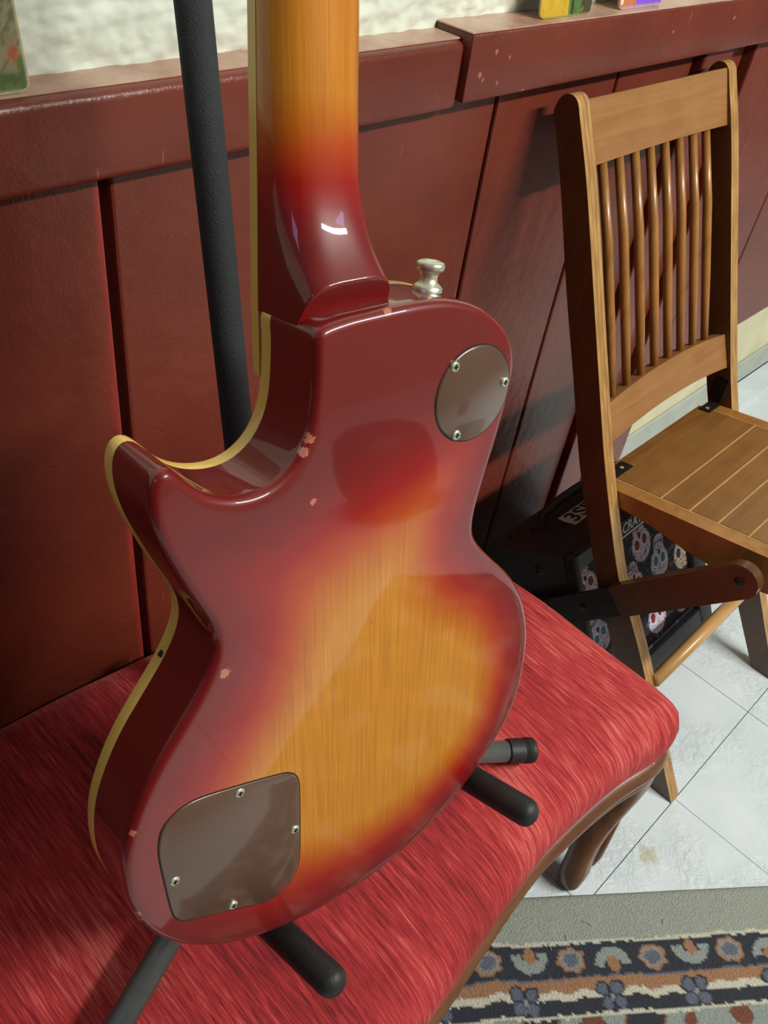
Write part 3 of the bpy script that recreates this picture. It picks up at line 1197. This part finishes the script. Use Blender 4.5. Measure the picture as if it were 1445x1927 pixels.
# ------------------------------------------------------------------ guitar
GO = Vector((0.24403996, 0.16167058, 0.49187796))
GU = Vector((0.99110579, -0.11705774, -0.06329931))
GV = Vector((0.08880186, 0.22748789, 0.96972341))
GN = Vector((-0.0991138, -0.96671958, 0.23585951))
GM = Matrix(((GU.x, GV.x, GN.x, GO.x), (GU.y, GV.y, GN.y, GO.y), (GU.z, GV.z, GN.z, GO.z), (0, 0, 0, 1)))
guitar = thing('electric_guitar', None, 'cherry sunburst electric guitar seen from the back, resting on the black stand on the bench', 'guitar', GM)
BO = [(-1.15, 16.72), (-0.4, 16.84), (0.17, 16.86), (1.0, 16.87), (1.57, 16.86), (2.33, 16.78), (3.14, 16.53), (3.68, 16.22), (4.16, 15.82), (4.46, 15.4), (4.59, 14.92), (4.55, 14.31),
      (4.33, 13.41), (4.05, 12.48), (3.80, 11.68), (3.66, 11.04), (3.68, 10.57), (3.94, 10.12), (4.5, 9.48), (5.2, 8.75), (5.77, 7.98), (6.18, 7.06), (6.40, 6.19),
      (6.46, 5.36), (6.40, 4.35), (6.16, 3.43), (5.7, 2.66), (5.08, 1.96), (4.33, 1.29), (3.25, 0.64), (2.19, 0.22), (0.94, -0.04), (-0.44, -0.07), (-1.75, 0.1),
      (-2.95, 0.46), (-4.06, 0.99), (-4.79, 1.52), (-5.46, 2.23), (-5.93, 2.95), (-6.25, 3.67), (-6.43, 4.45), (-6.48, 5.1), (-6.43, 5.78), (-6.28, 6.45), (-6.02, 7.07), (-5.71, 7.65),
      (-5.33, 8.2), (-4.85, 8.78), (-4.36, 9.38), (-4.01, 9.91), (-3.82, 10.37), (-3.79, 10.72), (-3.86, 11.1), (-4.05, 11.55), (-4.29, 12.1), (-4.51, 12.68),
      (-4.68, 13.16), (-4.79, 13.6), (-4.84, 14.0), (-4.83, 14.36), (-4.74, 14.66), (-4.58, 14.82), (-4.38, 14.80), (-4.16, 14.55), (-3.92, 14.24), (-3.61, 13.98), (-3.28, 13.82),
      (-2.9, 13.72), (-2.51, 13.71), (-2.19, 13.79), (-1.87, 13.97), (-1.62, 14.22), (-1.43, 14.53), (-1.30, 14.9), (-1.22, 15.35), (-1.17, 15.95), (-1.15, 16.4)]
pts = catmull([(x * I_, y * I_, 0) for x, y in BO], 6)
POLY = [Vector((p.x, p.y)) for p in pts]
POLY = ccw(resample([Vector((p.x, p.y)) for p in POLY], 420))
POLY = smooth_poly(POLY, 4)
NB = len(POLY)
BC = Vector((0.0, 8.0 * I_))


def edge_dist(p):
    best = 1e9
    for i in range(0, NB, 2):
        a, b = POLY[i], POLY[(i + 2) % NB]
        ab = b - a
        t = max(0, min(1, (p - a).dot(ab) / max(ab.length_squared, 1e-12)))
        best = min(best, (p - (a + ab * t)).length_squared)
    return math.sqrt(best) / I_


def burst_at(p):
    e = edge_dist(p)
    u, v = p.x / I_, p.y / I_
    a = min(1.5, e / (2.95 - 0.62 * max(-1.2, min(1.0, u / 4))))
    b = (14.1 - v + 0.30 * u) / 4.0
    k = 0.22
    m = min(a, b)
    h = max(k - abs(a - b), 0) / k
    m -= h * h * k / 4
    return max(0.0, min(1.0, m))


rad = 0.0055
rings = []
attr = []
# sides from the binding up to the rounded back edge, then across the back
SIDE = [(0.0, -.0412), (0.0, -.030), (0.0, -.018), (0.0, -.009), (0.0, -rad)]
for k in range(1, 7):
    t = k / 6 * math.pi / 2
    SIDE.append((rad * (1 - math.cos(t)), -rad + rad * math.sin(t)))
for d, z in SIDE:
    q = inset(POLY, d)
    rings.append([Vector((a.x, a.y, z)) for a in q])
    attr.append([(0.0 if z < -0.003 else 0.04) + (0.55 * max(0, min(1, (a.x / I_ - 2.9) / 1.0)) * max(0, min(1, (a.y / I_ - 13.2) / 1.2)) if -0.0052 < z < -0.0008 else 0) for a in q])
lastq = inset(POLY, rad)
NR = 34
for k in range(1, NR):
    s = 1 - k / NR
    r = [BC + (a - BC) * s for a in lastq]
    rings.append([Vector((a.x, a.y, 0)) for a in r])
    attr.append([burst_at(a) for a in r])
bm = bmesh.new()
lay = bm.verts.layers.float.new('burst')
vr = []
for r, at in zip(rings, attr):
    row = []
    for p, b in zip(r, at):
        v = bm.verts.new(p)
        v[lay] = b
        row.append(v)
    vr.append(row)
for r0, r1 in zip(vr, vr[1:]):
    for j in range(NB):
        bm.faces.new((r0[j], r0[(j + 1) % NB], r1[(j + 1) % NB], r1[j]))
cv = bm.verts.new((BC.x, BC.y, 0))
cv[lay] = 1.0
for j in range(NB):
    bm.faces.new((vr[-1][j], vr[-1][(j + 1) % NB], cv))
bm.faces.new(vr[0][::-1])
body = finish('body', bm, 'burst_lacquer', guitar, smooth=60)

# binding around the front edge and the carved top
bind = []
for d, z in ((0.0002, -.0408), (-.00015, -.0414), (-.00015, -.0497), (.0006, -.0503), (.0035, -.0506)):
    bind.append([Vector((a.x, a.y, z)) for a in inset(POLY, d)])
finish('binding', rings_bm(bind), 'binding', guitar, smooth=50)
topr = []
for k in range(0, 15):
    s = 1 - k / 15
    z = -.0504 - .011 * (1 - s * s) if s < 0.86 else -.0504 - .011 * (1 - .86 ** 2) * (1 - s) / .14
    topr.append([Vector((BC.x + (a.x - BC.x) * s, BC.y + (a.y - BC.y) * s, z)) for a in inset(POLY, .0034)])
bm = rings_bm(topr)
tl_ = bm.verts.layers.float.new('burst')
for v in bm.verts:
    v[tl_] = max(0, 1 - (Vector((v.co.x, v.co.y)) - BC).length / .2)
finish('carved_top', bm, 'burst_lacquer', guitar, smooth=60)

# neck: section lofted along v with a heel that swells out and ends in a flat cap


DB = [(15.9 + .1 * i, .0258 - .00507 * max(0.0, 19.35 - (15.9 + .1 * i)) ** 2) for i in range(36)] + [(20.0, .0260), (21.5, .0262), (24.0, .0258), (27.0, .0250)]
DF = [(16.5, .0535), (18.0, .0515), (20, .0490), (22, .0465), (27, .0415)]
EXPO = [(16.5, 5.0), (17.3, 4.2), (17.8, 3.2), (18.4, 2.6), (19.2, 2.2), (20.5, 2.05), (27, 2.0)]
HW = [(16.5, 1.13), (17.5, 1.115), (19, 1.085), (22, 1.05), (27, .98)]


def smoothtab(tab, x, w=0.22):
    ws = [math.exp(-((i - 8) / 3.5) ** 2) for i in range(17)]
    return sum(lerp_tab(tab, x + (i - 8) * 0.055) * k for i, k in enumerate(ws)) / sum(ws)


bm = bmesh.new()
lay = bm.verts.layers.float.new('burst')
NS = 56
vals = [16.62 + 0.03 * i for i in range(70)] + [18.72 + 0.12 * i for i in range(0, 60)]
rows = []
for v in vals:
    db, df = smoothtab(DB, v), smoothtab(DF, v)
    ex, hw = smoothtab(EXPO, v), smoothtab(HW, v) * I_
    cap = .0072 + max(0.0, (17.47 - v)) * .0136
    row = []
    for i in range(NS + 1):
        th = math.pi * i / NS
        c, s_ = math.cos(th), math.sin(th)
        x = -hw * (abs(c) ** (2 / ex)) * (1 if c > 0 else -1)
        dd = df - (df - db) * (s_ ** (2 / ex))
        # flat heel cap: keep whichever is deeper
        k = .0006
        hh = max(k - abs(dd - cap), 0) / k
        dd = max(dd, cap) + hh * hh * k * .25 if v < 17.6 else dd
        vv = bm.verts.new((x, v * I_, -dd))
        b = (v - 17.9 + .10 * (x / hw)) / 3.0  # burst along the neck, with shade on its left side painted in
        vv[lay] = max(0.0, min(.93, b)) if v > 17.9 else 0.02
        if v < 17.4 and dd <= cap + .0004:
            vv[lay] = .06 + .24 * min(1, max(0, (17.25 - v) / .4))
        row.append(vv)
    rows.append(row)
for r0, r1 in zip(rows, rows[1:]):
    for j in range(NS):
        bm.faces.new((r0[j], r0[j + 1], r1[j + 1], r1[j]))
    bm.faces.new((r0[NS], r0[0], r1[0], r1[NS]))
bm.faces.new(rows[0])
bm.faces.new(rows[-1][::-1])
finish('neck', bm, 'neck_lacquer', guitar, smooth=45)
# fretboard with cream edge binding on both sides
for nm, a0, a1, mt in (('fretboard', -.94, .94, 'rosewood'), ('fretboard_binding', -1.0, -.94, 'binding'), ('fretboard_binding', .94, 1.0, 'binding')):
    bm = bmesh.new()
    rr_ = []
    for v in (15.2, 17.0, 18.5, 20, 22, 24, 27):
        hw = (lerp_tab(HW, v) + .012) * I_
        df = lerp_tab(DF, v) if v > 16.5 else .0545
        rr_.append([Vector((a * hw, v * I_, -z)) for a, z in ((a0, df + .0002), (a1, df + .0002), (a1, df + .0068), (a0, df + .0068))])
    finish(nm, rings_bm(rr_), mt, guitar)

# control cover and switch cover let into the back, each with its screws
CC = [(-0.1434, 0.139), (-0.1428, 0.150), (-0.1400, 0.1605), (-0.1340, 0.1665), (-0.1255, 0.1697), (-0.1139, 0.1692), (-0.0899, 0.1627), (-0.0640, 0.1545), (-0.0560, 0.1510), (-0.0510, 0.1460), (-0.0486, 0.1385),
      (-0.0484, 0.125), (-0.0494, 0.0850), (-0.0506, 0.0680), (-0.0540, 0.0575), (-0.0605, 0.0500), (-0.0691, 0.0478), (-0.0800, 0.0494), (-0.1050, 0.0625), (-0.1290, 0.0748), (-0.1355, 0.0795), (-0.1395, 0.0865), (-0.1412, 0.0970), (-0.1425, 0.118)]
CCP = ccw([Vector((p.x, p.y)) for p in catmull([(a, b, 0) for a, b in CC], 6)])
CCP = ccw(resample(CCP, 120))
SCP = [Vector((.0812 + .0298 * math.cos(2 * math.pi * i / 72), .3678 + .0290 * math.sin(2 * math.pi * i / 72))) for i in range(72)]


def cover(name, P, screws, label):
    gap = rings_bm([[Vector((a.x, a.y, -.002)) for a in inset(P, -.0007)], [Vector((a.x, a.y, .00012)) for a in inset(P, -.0007)]])
    g = finish(name, rings_bm([[Vector((a.x, a.y, z)) for a in inset(P, d)] for d, z in ((.0, -.002), (.0, .0002), (.0003, .0006), (.0012, .0011))]), 'cover_plastic', guitar, smooth=40)
    g['label'] = label
    finish('cover_gap', gap, 'cover_gap', g)
    for x, y in screws:
        s_ = finish('screw', lathe_bm((x, y, .0009), (0, 0, 1), [(-.001, .0033), (.0003, .0033), (.0010, .0028), (.0013, .0019), (.0011, .0012)], 20), 'nickel', g, smooth=50)
        bm = box_bm(x - .0017, x + .0017, y - .0005, y + .0005, .0014, .0023)
        box_bm(x - .0005, x + .0005, y - .0017, y + .0017, .0014, .0023, bm=bm)
        finish('screw_slot', bm, 'screw_slot', g)


cover('control_cover', CCP, [(-.0906, .1579), (-.0533, .0999), (-.1369, .1171), (-.1015, .0658)], 'brown plastic control cover with four screws')
cover('switch_cover', SCP, [(.0640, .3880), (.1065, .3696), (.0687, .3450)], 'round brown plastic switch cover with three screws')
# strap button on the shoulder
finish('strap_button', lathe_bm((.0625, .4255, -.0235), (0.13, 1, 0), [(0, .0085), (.0022, .0085), (.0035, .0072), (.0050, .0052), (.0080, .0048), (.0105, .0056), (.0118, .0078), (.0140, .0082), (.0158, .0074), (.0166, .0050), (.0156, .0026), (.0148, .0018)], 28), 'nickel', guitar, smooth=50)
# dark jack screw on the binding of the waist
finish('side_screw', lathe_bm((-.1083, .2405, -.0445), (-.8, -.6, 0), [(-.002, .0022), (.0008, .0022), (.0016, .0014), (.0017, .0002)], 14), 'screw_slot', guitar, smooth=50)

# ------------------------------------------------------------------ guitar stand
stand = thing('guitar_stand', (.305, .326, .35), 'black tubular guitar stand with rubber tipped arms, standing on the red bench behind the guitar', 'stand')
HUB = Vector((.305, .3265, .392))
ptop = Vector((.3344, .4722, .9928))
pdir = (ptop - Vector((.305, .333, .42))).normalized()
finish('pole', tube_bm([Vector((.305, .333, .42)) + pdir * s for s in (-.03, .10, .3, .5, .72)], [.0112] * 5, 28), 'black_foam', stand, smooth='all')
finish('hub', lathe_bm(HUB - pdir * .022, pdir, [(0, .016), (.004, .019), (.046, .019), (.050, .016), (.085, .0145), (.088, .013)], 28), 'black_rubber', stand, smooth=40)
FEET = [(Vector((.096, .2427, .360)), 1.62), (Vector((.5277, .1746, .3605)), 1.0), (Vector((.318, .512, .3605)), 1.0)]
for f, ext in FEET:
    end = HUB + (f - HUB) * 1.0
    end.z = .3665
    if ext > 1:
        e2 = HUB + (f - HUB) * ext
        end = Vector((e2.x, e2.y, .3640))
    d = (end - HUB).normalized()
    lg = finish('leg', tube_bm([HUB + d * .01, HUB + d * .1, end - d * .026], [.0108, .0108, .0108], 24), 'black_steel', stand, smooth='all')
    finish('rubber_foot', lathe_bm(end - d * .031, d, [(0, .0112), (.0008, .0126), (.016, .0129), (.017, .0125), (.018, .0131), (.019, .0126), (.020, .0132), (.021, .0127), (.022, .0132), (.0232, .0128), (.0244, .0133), (.0256, .0130), (.0285, .0126), (.030, .0108), (.0302, .004)], 28), 'black_rubber', stand, smooth=35)
# yoke: two arms that reach under the body
RD = Vector((0, -.94, .34)).normalized()
r_ = .0112
for p, L in ((Vector((0.1835, 0.1690, 0.4845)), .056), (Vector((0.3668, 0.1560, 0.5090)), .060)):
    tip = p + RD * L
    root = p - RD * .10
    neck_pt = HUB + pdir * .075
    arm = finish('yoke_arm', tube_bm([neck_pt, (neck_pt + root) / 2 + Vector((0, .004, -.006)), root, root + RD * .03], [.0085] * 4, 16), 'black_steel', stand, smooth='all')
    finish('rubber_sleeve', tube_bm([root + RD * .01, p - RD * .03, p + RD * .02, tip - RD * .010, tip], [r_ * .98, r_, r_, r_, r_ * .97], 26, True, None, True), 'black_rubber', stand, smooth=60)


# ------------------------------------------------------------------ picture cards on the ledge
def card(name, x0, x1, zb, h, yb, lean, colfn, label, cat):
    """thin rounded card standing on the ledge, leaning back"""
    W_ = x1 - x0
    nx, nz = 40, 60
    r = .006
    bm = bmesh.new()
    lay = bm.verts.layers.float_color.new('print')
    th = .0022
    grids = []
    for side in (0, 1):
        rows = []
        for j in range(nz + 1):
            row = []
            for i in range(nx + 1):
                a, b = W_ * i / nx, h * j / nz
                # squeeze rows near the corners for rounded corners
                e = min(b, h - b)
                ins = r - math.sqrt(max(0, r * r - (r - e) ** 2)) if e < r else 0
                a = ins + a * (W_ - 2 * ins) / W_
                y = yb + lean * b / h + th * side
                v = bm.verts.new((x0 + a, y, zb + math.sqrt(1 - (lean / h) ** 2) * b))
                v[lay] = rgb(*colfn(a, b)) if side == 0 else rgb(190, 186, 170)
                row.append(v)
            rows.append(row)
        grids.append(rows)
    for side, rows in enumerate(grids):
        for j in range(nz):
            for i in range(nx):
                q = (rows[j][i], rows[j][i + 1], rows[j + 1][i + 1], rows[j + 1][i])
                bm.faces.new(q if side == 0 else q[::-1])
    A, B = grids
    la = A[0] + [r[-1] for r in A[1:]] + A[-1][-2::-1] + [r[0] for r in A[-2:0:-1]]
    lb = B[0] + [r[-1] for r in B[1:]] + B[-1][-2::-1] + [r[0] for r in B[-2:0:-1]]
    for i in range(len(la)):
        bm.faces.new((la[i], lb[i], lb[(i + 1) % len(la)], la[(i + 1) % len(la)]))
    o = finish(name, bm, 'card_print', smooth=40)
    return tag(o, label, cat)


def c_left(a, b):
    a = .098 - a
    n1 = noise.noise(Vector((a * 60, b * 60, 1)))
    n2 = noise.noise(Vector((a * 200, b * 200, 2)))
    if a < .0012 or b < .0012:
        return (206, 200, 160)
    if math.hypot(a - .006, b - .022) < .0042:
        return (176, 104, 74)
    if b < .014 + .004 * n1:
        return (92, 112, 68) if n2 < .1 else (112, 128, 84)
    if b < .022 and a < .006:
        return (100, 122, 60)
    if abs((a - .010) * 0.9 + (b - .020) * .9) < .0016 or n2 > .45:
        return (120, 116, 80)
    if b > .035:
        return (146, 148, 112) if n2 > -.1 else (112, 114, 84)
    return (150, 142, 108)


def c_mid(a, b):
    n1 = .003 * noise.noise(Vector((a * 90, b * 90, 4)))
    if b < .0015:
        return (150, 140, 90)
    if a + n1 > .072:
        return (74, 70, 50) if noise.noise(Vector((a * 120, b * 90, 3))) < .25 else (130, 118, 80)
    if a + n1 > .050:
        return (84, 120, 66) if noise.noise(Vector((a * 100, b * 70, 6))) > -.25 else (48, 62, 38)
    top = .025 + .010 * (a / .05) + n1
    if b > top + .010:
        return (206, 190, 70)
    if b > top:
        return (44, 46, 54)
    return (204, 170, 52)


def c_right(a, b):
    if b < .004:
        return (176, 150, 160)
    if a > .034:
        return (134, 88, 222)
    for dx, dy in ((.006, .008), (.0145, .0145), (.0185, .0185), (.006, .026)):
        if math.hypot(a - dx, b - dy) < .0026:
            return (240, 225, 205)
    return (196, 122, 84)


card('picture_card', .178, .2765, .9208, .155, .570, .020, c_left, 'mossy green and grey picture card on the ledge left of the stand pole', 'card')
card('picture_card', .821, .912, .9270, .135, .566, .022, c_mid, 'yellow, green and black picture card on the ledge above the wall boards', 'card')
card('picture_card', .966, 1.056, .9270, .120, .565, .023, c_right, 'orange and purple picture card on the ledge above the folding chair', 'card')


# ------------------------------------------------------------------ unseen dark form, added for its reflection in the guitar lacquer
dark_form = thing('stand_in', (1.36, -1.66, 0), 'added unseen dark round footstool mirrored as a dark red patch in the guitar back', 'stand_in')
finish('rounded_body', lathe_bm((1.36, -1.66, .06), (0, 0, 1), [(0, .155), (.03, .168), (.08, .172), (.13, .167), (.17, .150), (.195, .115), (.207, .06), (.209, .001)], 40), 'amp_black', dark_form, smooth='all')
for a in range(3):
    x, y = 1.36 + .11 * math.cos(2.1 * a), -1.66 + .11 * math.sin(2.1 * a)
    finish('leg', lathe_bm((x, y, 0), (0, 0, 1), [(0, .018), (.03, .022), (.065, .026)], 16), 'bench_wood', dark_form, smooth=40)
